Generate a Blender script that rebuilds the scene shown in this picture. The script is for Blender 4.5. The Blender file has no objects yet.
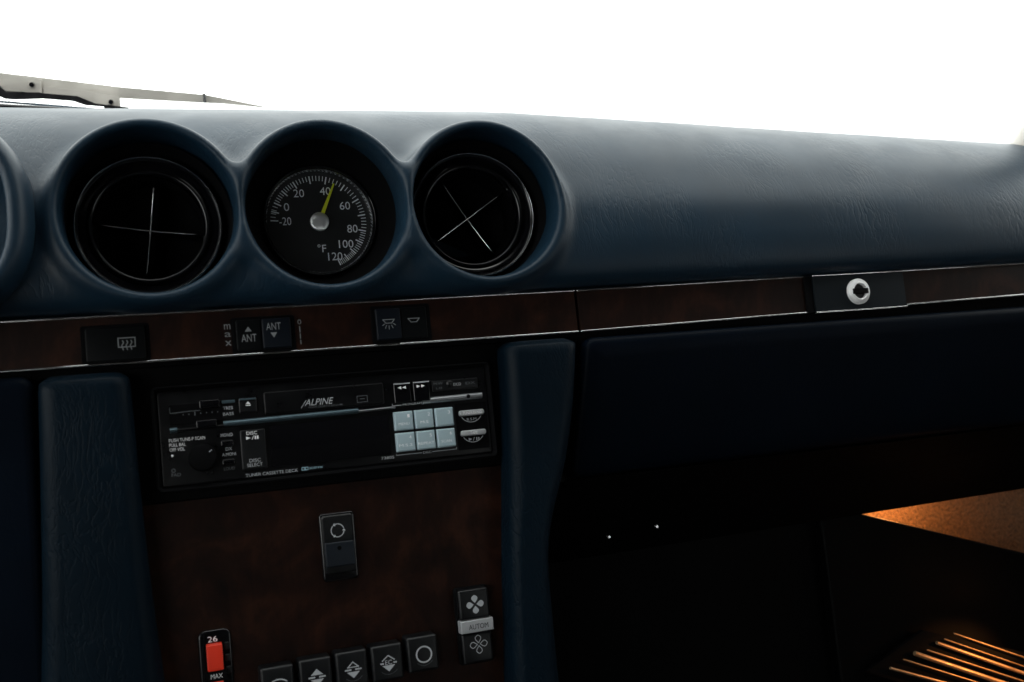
import bpy, bmesh, math, random
import numpy as np
from mathutils import Matrix, Vector

# ------------------------------------------------------------------ scene, camera, light
S = bpy.context.scene
C = S.collection
MM = 0.001
A20 = math.radians(20)
# the dashboard face leans back by 20 degrees: X along the dash, V up the face, N out of the face
AX = Vector((1, 0, 0)); AV = Vector((0, math.sin(A20), math.cos(A20))); AN = Vector((0, -math.cos(A20), math.sin(A20)))
ORG = Vector((0, 0, 0.80))
def W(x, v, n):
    return ORG + (AX * x + AV * v + AN * n) * MM

S.render.engine = 'CYCLES'
S.view_settings.view_transform = 'Standard'
S.view_settings.look = 'None'
S.view_settings.gamma = 1
S.view_settings.exposure = 0.0

cd = bpy.data.cameras.new('camera'); cam = bpy.data.objects.new('camera', cd); C.objects.link(cam)
cl = W(-230.526, -75.249, 540.935)
def ld(a): return AX * a[0] + AV * a[1] + AN * a[2]
r_ = ld((0.94284, -0.09952, 0.31805)); u_ = ld((0.06693, 0.99147, 0.11183)); f_ = ld((0.32647, 0.08415, -0.94146))
cam.matrix_world = Matrix(((r_.x, u_.x, -f_.x, cl.x), (r_.y, u_.y, -f_.y, cl.y), (r_.z, u_.z, -f_.z, cl.z), (0, 0, 0, 1)))
cd.sensor_width = 36; cd.lens = 35.156; cd.clip_start = 0.02; cd.clip_end = 500
cd.dof.use_dof = True; cd.dof.focus_distance = 0.60; cd.dof.aperture_fstop = 9
S.camera = cam

wd = bpy.data.worlds.new('World'); S.world = wd; wd.use_nodes = True
bg = wd.node_tree.nodes['Background']
bg.inputs['Color'].default_value = (0.965, 1.0, 0.975, 1); bg.inputs['Strength'].default_value = 3.6

# ------------------------------------------------------------------ materials
M = {}
def mat(name, col=(0.5, 0.5, 0.5), rough=0.5, metal=0, coat=0, spec=0.5, emit=None):
    m = bpy.data.materials.new(name); m.use_nodes = True
    b = m.node_tree.nodes['Principled BSDF']
    b.inputs['Base Color'].default_value = (*col, 1); b.inputs['Roughness'].default_value = rough
    b.inputs['Metallic'].default_value = metal; b.inputs['Coat Weight'].default_value = coat
    b.inputs['Coat Roughness'].default_value = 0.06
    b.inputs['Specular IOR Level'].default_value = spec
    if emit:
        b.inputs['Emission Color'].default_value = (*emit[0], 1); b.inputs['Emission Strength'].default_value = emit[1]
    M[name] = m
    return m, m.node_tree, b
def nd(nt, t, **kw):
    n = nt.nodes.new(t)
    for k, v in kw.items():
        if k in n.inputs.keys(): n.inputs[k].default_value = v
        else: setattr(n, k, v)
    return n
def ramp(nt, stops):
    n = nt.nodes.new('ShaderNodeValToRGB'); e = n.color_ramp.elements
    while len(e) < len(stops): e.new(0.5)
    for q, (p, c) in zip(e, stops): q.position = p; q.color = (*c, 1)
    return n
def wear(nt, b, r0, r1, scale=60, bump=0.0, bscale=900):
    """uneven gloss and a fine moulded grain"""
    tc = nd(nt, 'ShaderNodeTexCoord'); n = nd(nt, 'ShaderNodeTexNoise', Scale=scale, Detail=6.0)
    nt.links.new(tc.outputs['Object'], n.inputs['Vector'])
    r = nd(nt, 'ShaderNodeMapRange'); r.inputs['From Min'].default_value = .3; r.inputs['From Max'].default_value = .7
    r.inputs['To Min'].default_value = r0; r.inputs['To Max'].default_value = r1
    nt.links.new(n.outputs['Fac'], r.inputs['Value']); nt.links.new(r.outputs[0], b.inputs['Roughness'])
    if bump:
        n2 = nd(nt, 'ShaderNodeTexNoise', Scale=bscale, Detail=2.0); nt.links.new(tc.outputs['Object'], n2.inputs['Vector'])
        bp = nd(nt, 'ShaderNodeBump', Strength=bump, Distance=0.0002)
        nt.links.new(n2.outputs['Fac'], bp.inputs['Height']); nt.links.new(bp.outputs[0], b.inputs['Normal'])

def leather(name, col, rough=(0.42, 0.50), crease=0.30, spec=0.5):
    m, nt, b = mat(name, col, 0.42, spec=spec)
    L = nt.links.new
    tc = nd(nt, 'ShaderNodeTexCoord')
    # colour: slow variation
    n0 = nd(nt, 'ShaderNodeTexNoise', Scale=14.0, Detail=5.0, Roughness=0.6); L(tc.outputs['Object'], n0.inputs['Vector'])
    cr = ramp(nt, [(0.3, tuple(c * 0.82 for c in col)), (0.7, tuple(c * 1.2 for c in col))]); L(n0.outputs['Fac'], cr.inputs['Fac'])
    L(cr.outputs['Color'], b.inputs['Base Color'])
    r = nd(nt, 'ShaderNodeMapRange'); r.inputs['From Min'].default_value = .3; r.inputs['From Max'].default_value = .7
    r.inputs['To Min'].default_value = rough[0]; r.inputs['To Max'].default_value = rough[1]
    n1 = nd(nt, 'ShaderNodeTexNoise', Scale=35.0, Detail=8.0, Roughness=0.65); L(tc.outputs['Object'], n1.inputs['Vector'])
    L(n1.outputs['Fac'], r.inputs['Value']); L(r.outputs[0], b.inputs['Roughness'])
    # creases: stretched and bent, ridged noise running up the face
    mp = nd(nt, 'ShaderNodeMapping'); mp.inputs['Scale'].default_value = (1.0, 0.30, 0.30); mp.inputs['Rotation'].default_value = (0, 0, 0.12)
    wn = nd(nt, 'ShaderNodeTexNoise', Scale=18.0, Detail=3.0); L(tc.outputs['Object'], wn.inputs['Vector'])
    mx = nd(nt, 'ShaderNodeMix', data_type='VECTOR'); mx.inputs['Factor'].default_value = 0.025
    L(tc.outputs['Object'], mx.inputs[4]); L(wn.outputs['Color'], mx.inputs[5]); L(mx.outputs[1], mp.inputs['Vector'])
    n2 = nd(nt, 'ShaderNodeTexNoise', Scale=300.0, Detail=3.0, Roughness=0.5); L(mp.outputs[0], n2.inputs['Vector'])
    sub = nd(nt, 'ShaderNodeMath', operation='SUBTRACT'); L(n2.outputs['Fac'], sub.inputs[0]); sub.inputs[1].default_value = 0.5
    ab = nd(nt, 'ShaderNodeMath', operation='ABSOLUTE'); L(sub.outputs[0], ab.inputs[0])
    sr = nd(nt, 'ShaderNodeMapRange', interpolation_type='SMOOTHSTEP'); L(ab.outputs[0], sr.inputs['Value'])
    sr.inputs['From Max'].default_value = 0.07
    # patches where the creases show
    n3 = nd(nt, 'ShaderNodeTexNoise', Scale=16.0, Detail=2.0); L(tc.outputs['Object'], n3.inputs['Vector'])
    pr = nd(nt, 'ShaderNodeMapRange'); L(n3.outputs['Fac'], pr.inputs['Value']); pr.inputs['From Min'].default_value = .42; pr.inputs['From Max'].default_value = .64
    one = nd(nt, 'ShaderNodeMath', operation='SUBTRACT'); one.inputs[0].default_value = 1.0; L(sr.outputs[0], one.inputs[1])
    ml = nd(nt, 'ShaderNodeMath', operation='MULTIPLY'); L(one.outputs[0], ml.inputs[0]); L(pr.outputs[0], ml.inputs[1])
    b1 = nd(nt, 'ShaderNodeBump', Strength=crease, Distance=0.0004, invert=True); L(ml.outputs[0], b1.inputs['Height'])
    # pore grain
    vo = nd(nt, 'ShaderNodeTexVoronoi', Scale=1100.0, feature='DISTANCE_TO_EDGE'); L(tc.outputs['Object'], vo.inputs['Vector'])
    b2 = nd(nt, 'ShaderNodeBump', Strength=0.16, Distance=0.00015); L(vo.outputs['Distance'], b2.inputs['Height']); L(b1.outputs[0], b2.inputs['Normal'])
    L(b2.outputs[0], b.inputs['Normal'])
    return m
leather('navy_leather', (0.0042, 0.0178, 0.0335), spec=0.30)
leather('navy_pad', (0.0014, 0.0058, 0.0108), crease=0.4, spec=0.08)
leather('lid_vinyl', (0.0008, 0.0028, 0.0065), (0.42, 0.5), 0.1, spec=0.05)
leather('black_vinyl', (0.0008, 0.0008, 0.001), (0.5, 0.65), 0.15, spec=0.06)
m, nt, b = mat('black_plastic', (0.003, 0.003, 0.004), 0.35, spec=.3); wear(nt, b, .25, .42, 80, .15)
m, nt, b = mat('gloss_black', (0.003, 0.003, 0.004), 0.14); wear(nt, b, .08, .2, 50)
mat('matte_black', (0.0015, 0.0015, 0.002), 0.85, spec=0.1)
m, nt, b = mat('face_black', (0.0022, 0.0023, 0.003), 0.3, spec=.3); wear(nt, b, .25, .4, 90, .1, 1500)
m, nt, b = mat('key_black', (0.003, 0.0035, 0.0045), 0.32, spec=.42); wear(nt, b, .3, .45, 90, .2, 1500)
m, nt, b = mat('switch_grey', (0.006, 0.009, 0.014), 0.45, spec=.3); wear(nt, b, .38, .52, 90, .2, 1500)
m, nt, b = mat('chrome', (0.92, 0.92, 0.93), 0.12, 1); wear(nt, b, .06, .22, 120)
mat('bright_metal', (0.95, 0.95, 0.96), 0.4, 0.1)
mat('dull_chrome', (0.62, 0.63, 0.65), 0.25, 1)
m, nt, b = mat('silver_paint', (0.42, 0.43, 0.45), 0.42, 0.3); wear(nt, b, .35, .5, 100)
m, nt, b = mat('steel', (0.50, 0.47, 0.43), 0.4, 0.75); wear(nt, b, .3, .5, 40)
m, nt, b = mat('cream_paint', (0.46, 0.43, 0.385), 0.4, coat=0.5)
m, nt, b = mat('ridge_metal', (0.10, 0.15, 0.18), 0.38, 0.7); wear(nt, b, .3, .45, 70)
m, nt, b = mat('ridge_silver', (0.34, 0.35, 0.37), 0.38, 0.8); wear(nt, b, .3, .45, 70)
mat('print_white', (0.9, 0.9, 0.92), 0.5)
mat('print_grey', (0.45, 0.47, 0.50), 0.5)
mat('print_dim', (0.11, 0.12, 0.13), 0.5)
mat('print_blue', (0.35, 0.55, 0.66), 0.5)
mat('dial_white', (0.85, 0.9, 0.95), 0.5)
mat('dial_black', (0.005, 0.006, 0.008), 0.5)
mat('needle_yellow', (0.72, 0.78, 0.03), 0.45)
mat('slider_red', (0.75, 0.035, 0.012), 0.4)
mat('plate_grey', (0.009, 0.012, 0.015), 0.5, 0, spec=.08)
mat('strip_key', (0.002, 0.0024, 0.003), 0.45, spec=.12); mat('strip_key_raised', (0.004, 0.006, 0.010), 0.45, spec=.15); mat('print_mid', (0.20, 0.21, 0.22), 0.5)
m, nt, b = mat('hub_metal', (0.9, 0.92, 0.94), 0.34, 0.8); b.inputs['Anisotropic'].default_value = 0.85
tg = nd(nt, 'ShaderNodeTangent', direction_type='RADIAL', axis='Z'); nt.links.new(tg.outputs[0], b.inputs['Tangent'])
m, nt, b = mat('pale_key', (0.36, 0.47, 0.52), 0.35)  # plain pale blue-grey key colour
b.inputs['Subsurface Weight'].default_value = 0.0
# wood: dark burl under lacquer
def wood(name, dark, mid, lite, s=1.0):
    m, nt, b = mat(name, mid, 0.42, coat=0.05, spec=0.15); L = nt.links.new
    b.inputs['Coat Roughness'].default_value = 0.08
    tc = nd(nt, 'ShaderNodeTexCoord')
    n1 = nd(nt, 'ShaderNodeTexNoise', Scale=22.0 * s, Detail=8.0, Roughness=0.62, Distortion=1.6); L(tc.outputs['Object'], n1.inputs['Vector'])
    n2 = nd(nt, 'ShaderNodeTexNoise', Scale=190.0 * s, Detail=6.0, Roughness=0.7, Distortion=0.8)
    mp = nd(nt, 'ShaderNodeMapping'); mp.inputs['Scale'].default_value = (1, 0.3, 0.3); L(tc.outputs['Object'], mp.inputs[0]); L(mp.outputs[0], n2.inputs['Vector'])
    mx = nd(nt, 'ShaderNodeMix', data_type='FLOAT'); mx.inputs['Factor'].default_value = .3; L(n1.outputs['Fac'], mx.inputs[2]); L(n2.outputs['Fac'], mx.inputs[3])
    cr = ramp(nt, [(0.34, dark), (0.5, mid), (0.66, lite)]); L(mx.outputs[0], cr.inputs['Fac']); L(cr.outputs['Color'], b.inputs['Base Color'])
wood('burl_wood', (0.003, 0.0013, 0.001), (0.0115, 0.0041, 0.0026), (0.028, 0.0095, 0.005))
# thin panes: clear with a fresnel sheen
def pane(name, tint=(1, 1, 1), ior=1.45, gain=1.0):
    m = bpy.data.materials.new(name); m.use_nodes = True; nt = m.node_tree
    nt.nodes.remove(nt.nodes['Principled BSDF']); out = nt.nodes['Material Output']
    t = nd(nt, 'ShaderNodeBsdfTransparent', Color=(*tint, 1)); g = nd(nt, 'ShaderNodeBsdfGlossy', Roughness=0.03)
    fr = nd(nt, 'ShaderNodeFresnel', IOR=ior); x = nd(nt, 'ShaderNodeMixShader')
    sc = nd(nt, 'ShaderNodeMath', operation='MULTIPLY'); sc.inputs[1].default_value = gain
    nt.links.new(fr.outputs[0], sc.inputs[0]); nt.links.new(sc.outputs[0], x.inputs[0]); nt.links.new(t.outputs[0], x.inputs[1]); nt.links.new(g.outputs[0], x.inputs[2])
    nt.links.new(x.outputs[0], out.inputs['Surface']); M[name] = m
pane('gauge_glass', gain=0.6); pane('screen_glass', (0.99, 1, 0.995), 1.3, 0.12)
m, nt, b = mat('carpet', (0.16, 0.10, 0.06), 0.95)
tc = nd(nt, 'ShaderNodeTexCoord'); n = nd(nt, 'ShaderNodeTexNoise', Scale=420.0, Detail=5.0); nt.links.new(tc.outputs['Object'], n.inputs['Vector'])
cr = ramp(nt, [(0.3, (0.045, 0.028, 0.016)), (0.7, (0.13, 0.08, 0.045))]); nt.links.new(n.outputs['Fac'], cr.inputs['Fac']); nt.links.new(cr.outputs[0], b.inputs['Base Color'])
bp = nd(nt, 'ShaderNodeBump', Strength=0.7, Distance=0.002); nt.links.new(n.outputs['Fac'], bp.inputs['Height']); nt.links.new(bp.outputs[0], b.inputs['Normal'])
m, nt, b = mat('floor_white', (0.8, 0.8, 0.8), 0.6)
m, nt, b = mat('headliner', (0.03, 0.028, 0.026), 0.9); wear(nt, b, .85, .95, 40, .3, 600)
m, nt, b = mat('warm_tint_sill', (0.45, 0.30, 0.17), 0.45, 0.7); wear(nt, b, .3, .6, 150)  # warm light on the sill metal put into this brassy base colour
mat('lamp_warm', (1, 0.6, 0.3), 0.5, emit=((1, 0.42, 0.12), 12))

# ------------------------------------------------------------------ mesh helpers (dash coordinates in mm)
class MB:
    def __init__(s): s.v = []; s.f = []
    def ring(s, pts):
        a = len(s.v); s.v += [tuple(p) for p in pts]; return list(range(a, a + len(pts)))
    def loft(s, rings, cap0=True, cap1=True, closed=True):
        idx = [s.ring(r) for r in rings]; k = len(idx[0])
        for a, b in zip(idx, idx[1:]):
            for i in range(k if closed else k - 1):
                j = (i + 1) % k; s.f.append((a[i], a[j], b[j], b[i]))
        if cap0: s.f.append(tuple(reversed(idx[0])))
        if cap1: s.f.append(tuple(idx[-1]))
        return s
    def poly(s, pts, n):                       # flat polygon in the dash plane
        s.f.append(tuple(s.ring([(p[0], p[1], n) for p in pts]))); return s
    def prism(s, pts, n0, n1):
        return s.loft([[(p[0], p[1], n0) for p in pts], [(p[0], p[1], n1) for p in pts]])
    def box(s, x0, x1, v0, v1, n0, n1):
        return s.prism([(x0, v0), (x1, v0), (x1, v1), (x0, v1)], n0, n1)
    def rb(s, x0, x1, v0, v1, n0, n1, rc=1.0, re=0.5, skew=0.0, k=5, ks=4):   # rounded box, rounded front edge
        rings = [rr(x0, x1, v0, v1, rc, n0, k)]
        for i in range(ks + 1):
            t = i / ks * math.pi / 2; ins = re * (1 - math.cos(t)); n = n1 - re + re * math.sin(t)
            rings.append(rr(x0 + ins, x1 - ins, v0 + ins, v1 - ins, max(rc - ins, .05), n, k))
        if skew: rings = [[(p[0] + skew * (p[1] - v1), p[1], p[2]) for p in r] for r in rings]
        return s.loft(rings)
    def lathe(s, cx, cv, prof, seg=72, cap1=False, cap0=False):
        return s.loft([[(cx + r * math.cos(2 * math.pi * i / seg), cv + r * math.sin(2 * math.pi * i / seg), n) for i in range(seg)] for r, n in prof], cap0, cap1)
    def ringflat(s, cx, cv, r0, r1, n, seg=48, a0=0, a1=2 * math.pi):
        full = abs(a1 - a0 - 2 * math.pi) < 1e-6; kk = seg if full else seg + 1
        an = [a0 + (a1 - a0) * i / seg for i in range(kk)]
        return s.loft([[(cx + r * math.cos(t), cv + r * math.sin(t), n) for t in an] for r in (r0, r1)], False, False, full)
    def tube(s, pts, r, seg=8, flat=1.0):
        rings = []; P = [Vector(p) for p in pts]
        rs = r if isinstance(r, (list, tuple)) else [r] * len(P)
        for i, p in enumerate(P):
            d = (P[min(i + 1, len(P) - 1)] - P[max(i - 1, 0)]).normalized()
            a = d.cross(Vector((0, 0, 1)) if abs(d.z) < .9 else Vector((0, 1, 0))).normalized(); b = d.cross(a)
            rings.append([tuple(p + (a * math.cos(t) + b * math.sin(t) * flat) * rs[i]) for t in [2 * math.pi * q / seg for q in range(seg)]])
        return s.loft(rings)
    def add(s, o):
        a = len(s.v); s.v += o.v; s.f += [tuple(i + a for i in f) for f in o.f]; return s
def rr(x0, x1, v0, v1, r, n, k=5):
    pts = []
    for cx, cv, a in ((x1 - r, v1 - r, 0), (x0 + r, v1 - r, 90), (x0 + r, v0 + r, 180), (x1 - r, v0 + r, 270)):
        for i in range(k + 1):
            t = math.radians(a + 90 * i / k); pts.append((cx + r * math.cos(t), cv + r * math.sin(t), n))
    return pts

ORIGINS = {}
def put(name, label, cat, at, group=None, kind=None, world=False):
    o = bpy.data.objects.new(name, None); C.objects.link(o); o.empty_display_size = 0.02
    if world: o.matrix_world = Matrix.Translation(Vector(at)); ORIGINS[o.name] = Vector(at)
    else:
        w = W(*at)
        o.matrix_world = Matrix(((AX.x, AV.x, AN.x, w.x), (AX.y, AV.y, AN.y, w.y), (AX.z, AV.z, AN.z, w.z), (0, 0, 0, 1)))
        ORIGINS[o.name] = Vector(at)
    props(o, label, cat, group, kind)
    return o
def props(o, label=None, cat=None, group=None, kind=None):
    if label: o['label'] = label
    if cat: o['category'] = cat
    if group: o['group'] = group
    if kind: o['kind'] = kind
def finish(me, m, sharp=35, smooth=True):
    bm = bmesh.new(); bm.from_mesh(me); bmesh.ops.recalc_face_normals(bm, faces=bm.faces); bm.to_mesh(me); bm.free()
    for p in me.polygons: p.use_smooth = smooth
    if smooth: me.set_sharp_from_angle(angle=math.radians(sharp))
    me.materials.append(M[m])
def root_of(p):
    while p.parent: p = p.parent
    return p
def part(name, mb, m, parent, sharp=35, label=None, bevel=0, world=False):
    org = ORIGINS[root_of(parent).name] if parent else Vector((0, 0, 0))
    s = 1.0 if world else MM
    me = bpy.data.meshes.new(name)
    me.from_pydata([((a - org.x) * s, (b - org.y) * s, (c - org.z) * s) for a, b, c in mb.v], [], mb.f); me.update()
    finish(me, m, sharp)
    o = bpy.data.objects.new(name, me); C.objects.link(o); o.parent = parent
    if bevel:
        b = o.modifiers.new('bevel', 'BEVEL'); b.width = bevel * MM; b.segments = 3; b.limit_method = 'ANGLE'; b.angle_limit = math.radians(40)
    if label: o['label'] = label
    return o
def text(name, s, x0, x1, v0, v1, n, m, parent, shear=0.0, outline=0.0, name_=None):
    """flat printed lettering fitted to the rectangle x0..x1, v0..v1"""
    cu = bpy.data.curves.new(name, 'FONT'); cu.body = s; cu.size = 1; cu.resolution_u = 3; cu.shear = shear; cu.offset = outline
    t = bpy.data.objects.new('tmp', cu); C.objects.link(t)
    dg = bpy.context.evaluated_depsgraph_get(); dg.update()
    me0 = bpy.data.meshes.new_from_object(t.evaluated_get(dg))
    vs = [v.co.copy() for v in me0.vertices]; fs = [tuple(p.vertices) for p in me0.polygons]
    bpy.data.objects.remove(t); bpy.data.curves.remove(cu); bpy.data.meshes.remove(me0)
    a, b_, c, d = min(v.x for v in vs), max(v.x for v in vs), min(v.y for v in vs), max(v.y for v in vs)
    mb = MB(); mb.v = [(x0 + (v.x - a) / (b_ - a) * (x1 - x0), v0 + (v.y - c) / (d - c) * (v1 - v0), n) for v in vs]; mb.f = fs
    if parent is None: return mb
    return part(name, mb, m, parent)

# ------------------------------------------------------------------ setting
me = bpy.data.meshes.new('ground'); g_ = 60
me.from_pydata([(-g_, -g_, 0), (g_, -g_, 0), (g_, g_, 0), (-g_, g_, 0)], [], [(0, 1, 2, 3)])
me.materials.append(M['floor_white']); gr = bpy.data.objects.new('ground', me); C.objects.link(gr); props(gr, kind='structure')

# unseen shell added to block and shape light round the cabin (roof, doors, floor, rear bulkhead, firewall), in metres
def wbox(mb, x0, x1, y0, y1, z0, z1):
    mb.loft([[(x0, y0, z0), (x1, y0, z0), (x1, y1, z0), (x0, y1, z0)], [(x0, y0, z1), (x1, y0, z1), (x1, y1, z1), (x0, y1, z1)]])
Z0 = ORG.z
body = put('cabin_shell', 'dark car cabin shell added out of view to block light around the dashboard', 'car cabin', (-0.16, -0.6, 0.2), world=True)
mb = MB(); wbox(mb, -0.88, 0.58, -1.75, -0.10, Z0 + 0.42, Z0 + 0.45); part('roof', mb, 'headliner', body, world=True)  # unseen, front edge brought forward and low to cut overhead light
mb = MB(); wbox(mb, -0.86, 0.56, -1.75, 0.42, Z0 - 0.58, Z0 - 0.56); part('floor', mb, 'headliner', body, world=True)
mb = MB(); wbox(mb, -0.88, 0.58, -1.78, -1.75, Z0 - 0.58, Z0 + 0.45); part('rear_bulkhead', mb, 'headliner', body, world=True)
mb = MB(); wbox(mb, -0.86, 0.56, 0.40, 0.43, Z0 - 0.58, Z0 + 0.02); part('firewall', mb, 'headliner', body, world=True)
for x in (-0.88, 0.56):
    mb = MB(); wbox(mb, x, x + .02, -1.75, 0.43, Z0 - 0.58, Z0 + 0.04)
    part('door_panel', mb, 'headliner', body, world=True)
    mb = MB(); wbox(mb, x, x + .02, -1.75, -1.70 if x < 0 else -0.12, Z0 + (0.04 if x < 0 else 0.13), Z0 + 0.42)  # unseen panels added to narrow the light from the side windows
    part('window_block', mb, 'headliner', body, world=True)
mb = MB(); wbox(mb, 0.56, 0.58, -0.40, -0.12, Z0 + 0.04, Z0 + 0.13); part('window_block', mb, 'headliner', body, world=True)  # added to keep window reflections off the right trim strip

# windscreen: one curved pane, from the scuttle up to the roof edge
ws = MB(); rows = []
for i in range(9):
    t = i / 8; rows.append([(-0.88 + 1.50 * j / 24, (0.37 - 0.46 * t) - 0.16 * (2 * j / 24 - 1) ** 2 * (1 - .35 * t), Z0 + 0.055 + 0.365 * t + .02 * math.sin(t * math.pi)) for j in range(25)])
ws.loft(rows, False, False, False)
wso = put('windscreen', 'clear windscreen above the dashboard with white light behind it', 'windscreen', (-0.16, 0.37, Z0 + 0.085), world=True)
part('pane', ws, 'screen_glass', wso, world=True)
# cream pillar at the far right
pil = put('windscreen_pillar', 'cream painted windscreen pillar at the far right end of the dashboard', 'pillar', (0.43, 0.10, Z0 + 0.06), world=True)
mb = MB(); rings = []
for i in range(9):
    t = i / 8; cx, cy, cz = 0.409 + .02 * t + .016, 0.12 - 0.22 * t, Z0 + 0.02 + 0.40 * t
    rings.append([(cx + .016 * math.cos(a), cy + .022 * math.sin(a), cz) for a in [2 * math.pi * q / 20 for q in range(20)]])
mb.loft(rings); part('post', mb, 'cream_paint', pil, world=True)

# ------------------------------------------------------------------ dashboard pad: signed distance field -> surface
def catmull(P, k=8):
    P = [np.array(p, float) for p in P]; out = []
    for i in range(len(P) - 1):
        p0, p1, p2, p3 = P[max(i - 1, 0)], P[i], P[i + 1], P[min(i + 2, len(P) - 1)]
        for j in range(k):
            t = j / k; out.append(.5 * ((2 * p1) + (-p0 + p2) * t + (2 * p0 - 5 * p1 + 4 * p2 - p3) * t * t + (-p0 + 3 * p1 - 3 * p2 + p3) * t ** 3))
    out.append(P[-1]); return out
PROF = catmull([(2.5, -16), (2.0, -3), (3.2, 4), (8, 9), (18, 11.5), (32, 11.5), (50, 8), (68, 0), (84, -10), (99, -24), (112, -41), (122.5, -60), (130.5, -80), (138.5, -103), (147, -128), (157, -158), (167, -190), (176, -222)]) + \
    [np.array(p, float) for p in ((183, -262), (150, -290), (60, -200), (10, -60))]
PV = np.array(PROF)
def sdpoly(px, py, V):
    d = np.full(px.shape, 1e18); s = np.ones(px.shape); n = len(V)
    for i in range(n):
        j = (i - 1) % n; ex, ey = V[j] - V[i]; wx = px - V[i][0]; wy = py - V[i][1]
        t = np.clip((wx * ex + wy * ey) / (ex * ex + ey * ey), 0, 1)
        d = np.minimum(d, (wx - ex * t) ** 2 + (wy - ey * t) ** 2)
        c1 = py >= V[i][1]; c2 = py < V[j][1]; c3 = ex * wy > ey * wx
        flip = (c1 & c2 & c3) | (~c1 & ~c2 & ~c3); s = np.where(flip, -s, s)
    return s * np.sqrt(d)
gv = np.arange(-30, 260, 1.0); gn = np.arange(-320, 60, 1.0)
GV, GN = np.meshgrid(gv, gn, indexing='ij'); SD2 = sdpoly(GV, GN, PV)
def bil(v, n):
    a = np.clip((v - gv[0]), 0, len(gv) - 1.001); b = np.clip((n - gn[0]), 0, len(gn) - 1.001)
    i = a.astype(int); j = b.astype(int); fa = a - i; fb = b - j
    return (SD2[i, j] * (1 - fa) * (1 - fb) + SD2[i + 1, j] * fa * (1 - fb) + SD2[i, j + 1] * (1 - fa) * fb + SD2[i + 1, j + 1] * fa * fb)
def smin(a, b, k):
    h = np.clip(.5 + .5 * (b - a) / k, 0, 1); return b * (1 - h) + a * h - k * h * (1 - h)
def smax(a, b, k): return -smin(-a, -b, k)
PODS = ((-233.8, 51.9), (-144.2, 51.9), (-54.0, 51.9))
def hscale(x):
    t = np.maximum(x - 5, 0); return 1.0 - 0.00040 * t
def dashsdf(x, v, n):
    h = hscale(x) * 1.035
    # gentle unevenness of an old padded surface
    wob = .15 * np.sin(x * .031 + 1) * np.sin(v * .05 + x * .011) + .08 * np.sin(x * .083 + n * .04) * np.sin(v * .09)
    d = bil(v / h, n) + wob
    d = smax(d, np.abs(x - 55) - 402, 6)
    for cx, cv in PODS:
        r = np.hypot(x - cx, v - cv)
        tube = smax(smax(r - 48.2, n - 15.5, 6.5), -90 - n, 2)
        d = smin(d, tube, 11)
    for cx, cv in PODS:
        r = np.hypot(x - cx, v - cv)
        bore = smax(r - 41.8 - np.maximum(n - 4, 0) * .10, -46 - n, 2)
        d = smax(d, -bore, 4.2)
    return d
def surface_nets(f, X, Vv, N_):
    gx, gvv, gnn = np.meshgrid(X, Vv, N_, indexing='ij'); D = f(gx, gvv, gnn)
    nx, nv, nn = D.shape; sgn = D < 0
    # cells that the surface crosses
    cnt = np.zeros((nx - 1, nv - 1, nn - 1), int)
    for a in (0, 1):
        for b in (0, 1):
            for c in (0, 1): cnt += sgn[a:nx - 1 + a, b:nv - 1 + b, c:nn - 1 + c]
    act = (cnt > 0) & (cnt < 8); idx = -np.ones(act.shape, int); ii = np.argwhere(act); idx[act] = np.arange(len(ii))
    acc = np.zeros((len(ii), 3)); num = np.zeros(len(ii)); ax = (X, Vv, N_)
    for a in range(3):
        for o1 in (0, 1):
            for o2 in (0, 1):
                off = [0, 0, 0]; oth = [q for q in range(3) if q != a]; off[oth[0]] = o1; off[oth[1]] = o2
                p = ii + off; q = p.copy(); q[:, a] += 1
                dp = D[tuple(p.T)]; dq = D[tuple(q.T)]; cr = (dp < 0) != (dq < 0); t = np.where(cr, dp / np.where(cr, dp - dq, 1), 0)
                P = np.stack([ax[k][p[:, k]] for k in range(3)], 1).astype(float); Q = np.stack([ax[k][q[:, k]] for k in range(3)], 1)
                acc += np.where(cr[:, None], P + (Q - P) * t[:, None], 0); num += cr
    vert = acc / num[:, None]
    faces = []
    for a in range(3):
        b, c = [(1, 2), (2, 0), (0, 1)][a]
        sl = [slice(1, -1)] * 3; sl[a] = slice(0, -1); sl2 = list(sl); sl2[a] = slice(1, None)
        s0 = sgn[tuple(sl)]; s1 = sgn[tuple(sl2)]
        e = np.argwhere(s0 != s1); base = e + 1; base[:, a] -= 1
        fl = s0[tuple(e.T)]
        def cell(db, dc):
            q = base.copy(); q[:, b] -= db; q[:, c] -= dc; return idx[tuple(q.T)]
        F = np.stack([cell(1, 1), cell(0, 1), cell(0, 0), cell(1, 0)], 1)
        F[~fl] = F[~fl][:, ::-1]; faces.append(F)
    F = np.concatenate(faces)
    for _ in range(3):                       # pull the vertices onto the surface
        e = .25; x, v, n = vert.T; d = f(x, v, n)
        gx_ = (f(x + e, v, n) - f(x - e, v, n)) / (2 * e); gv_ = (f(x, v + e, n) - f(x, v - e, n)) / (2 * e); gn_ = (f(x, v, n + e) - f(x, v, n - e)) / (2 * e)
        g2 = np.maximum(gx_ ** 2 + gv_ ** 2 + gn_ ** 2, .2); st = np.clip(d / g2, -.8, .8)
        vert = vert - np.stack([gx_, gv_, gn_], 1) * st[:, None]
    return vert, F
def sdfpart(name, f, X, Vv, N_, m, parent):
    vert, F = surface_nets(f, X, Vv, N_); mb = MB(); mb.v = [tuple(p) for p in vert]; mb.f = [tuple(q) for q in F]
    return part(name, mb, m, parent, sharp=180)

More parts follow.
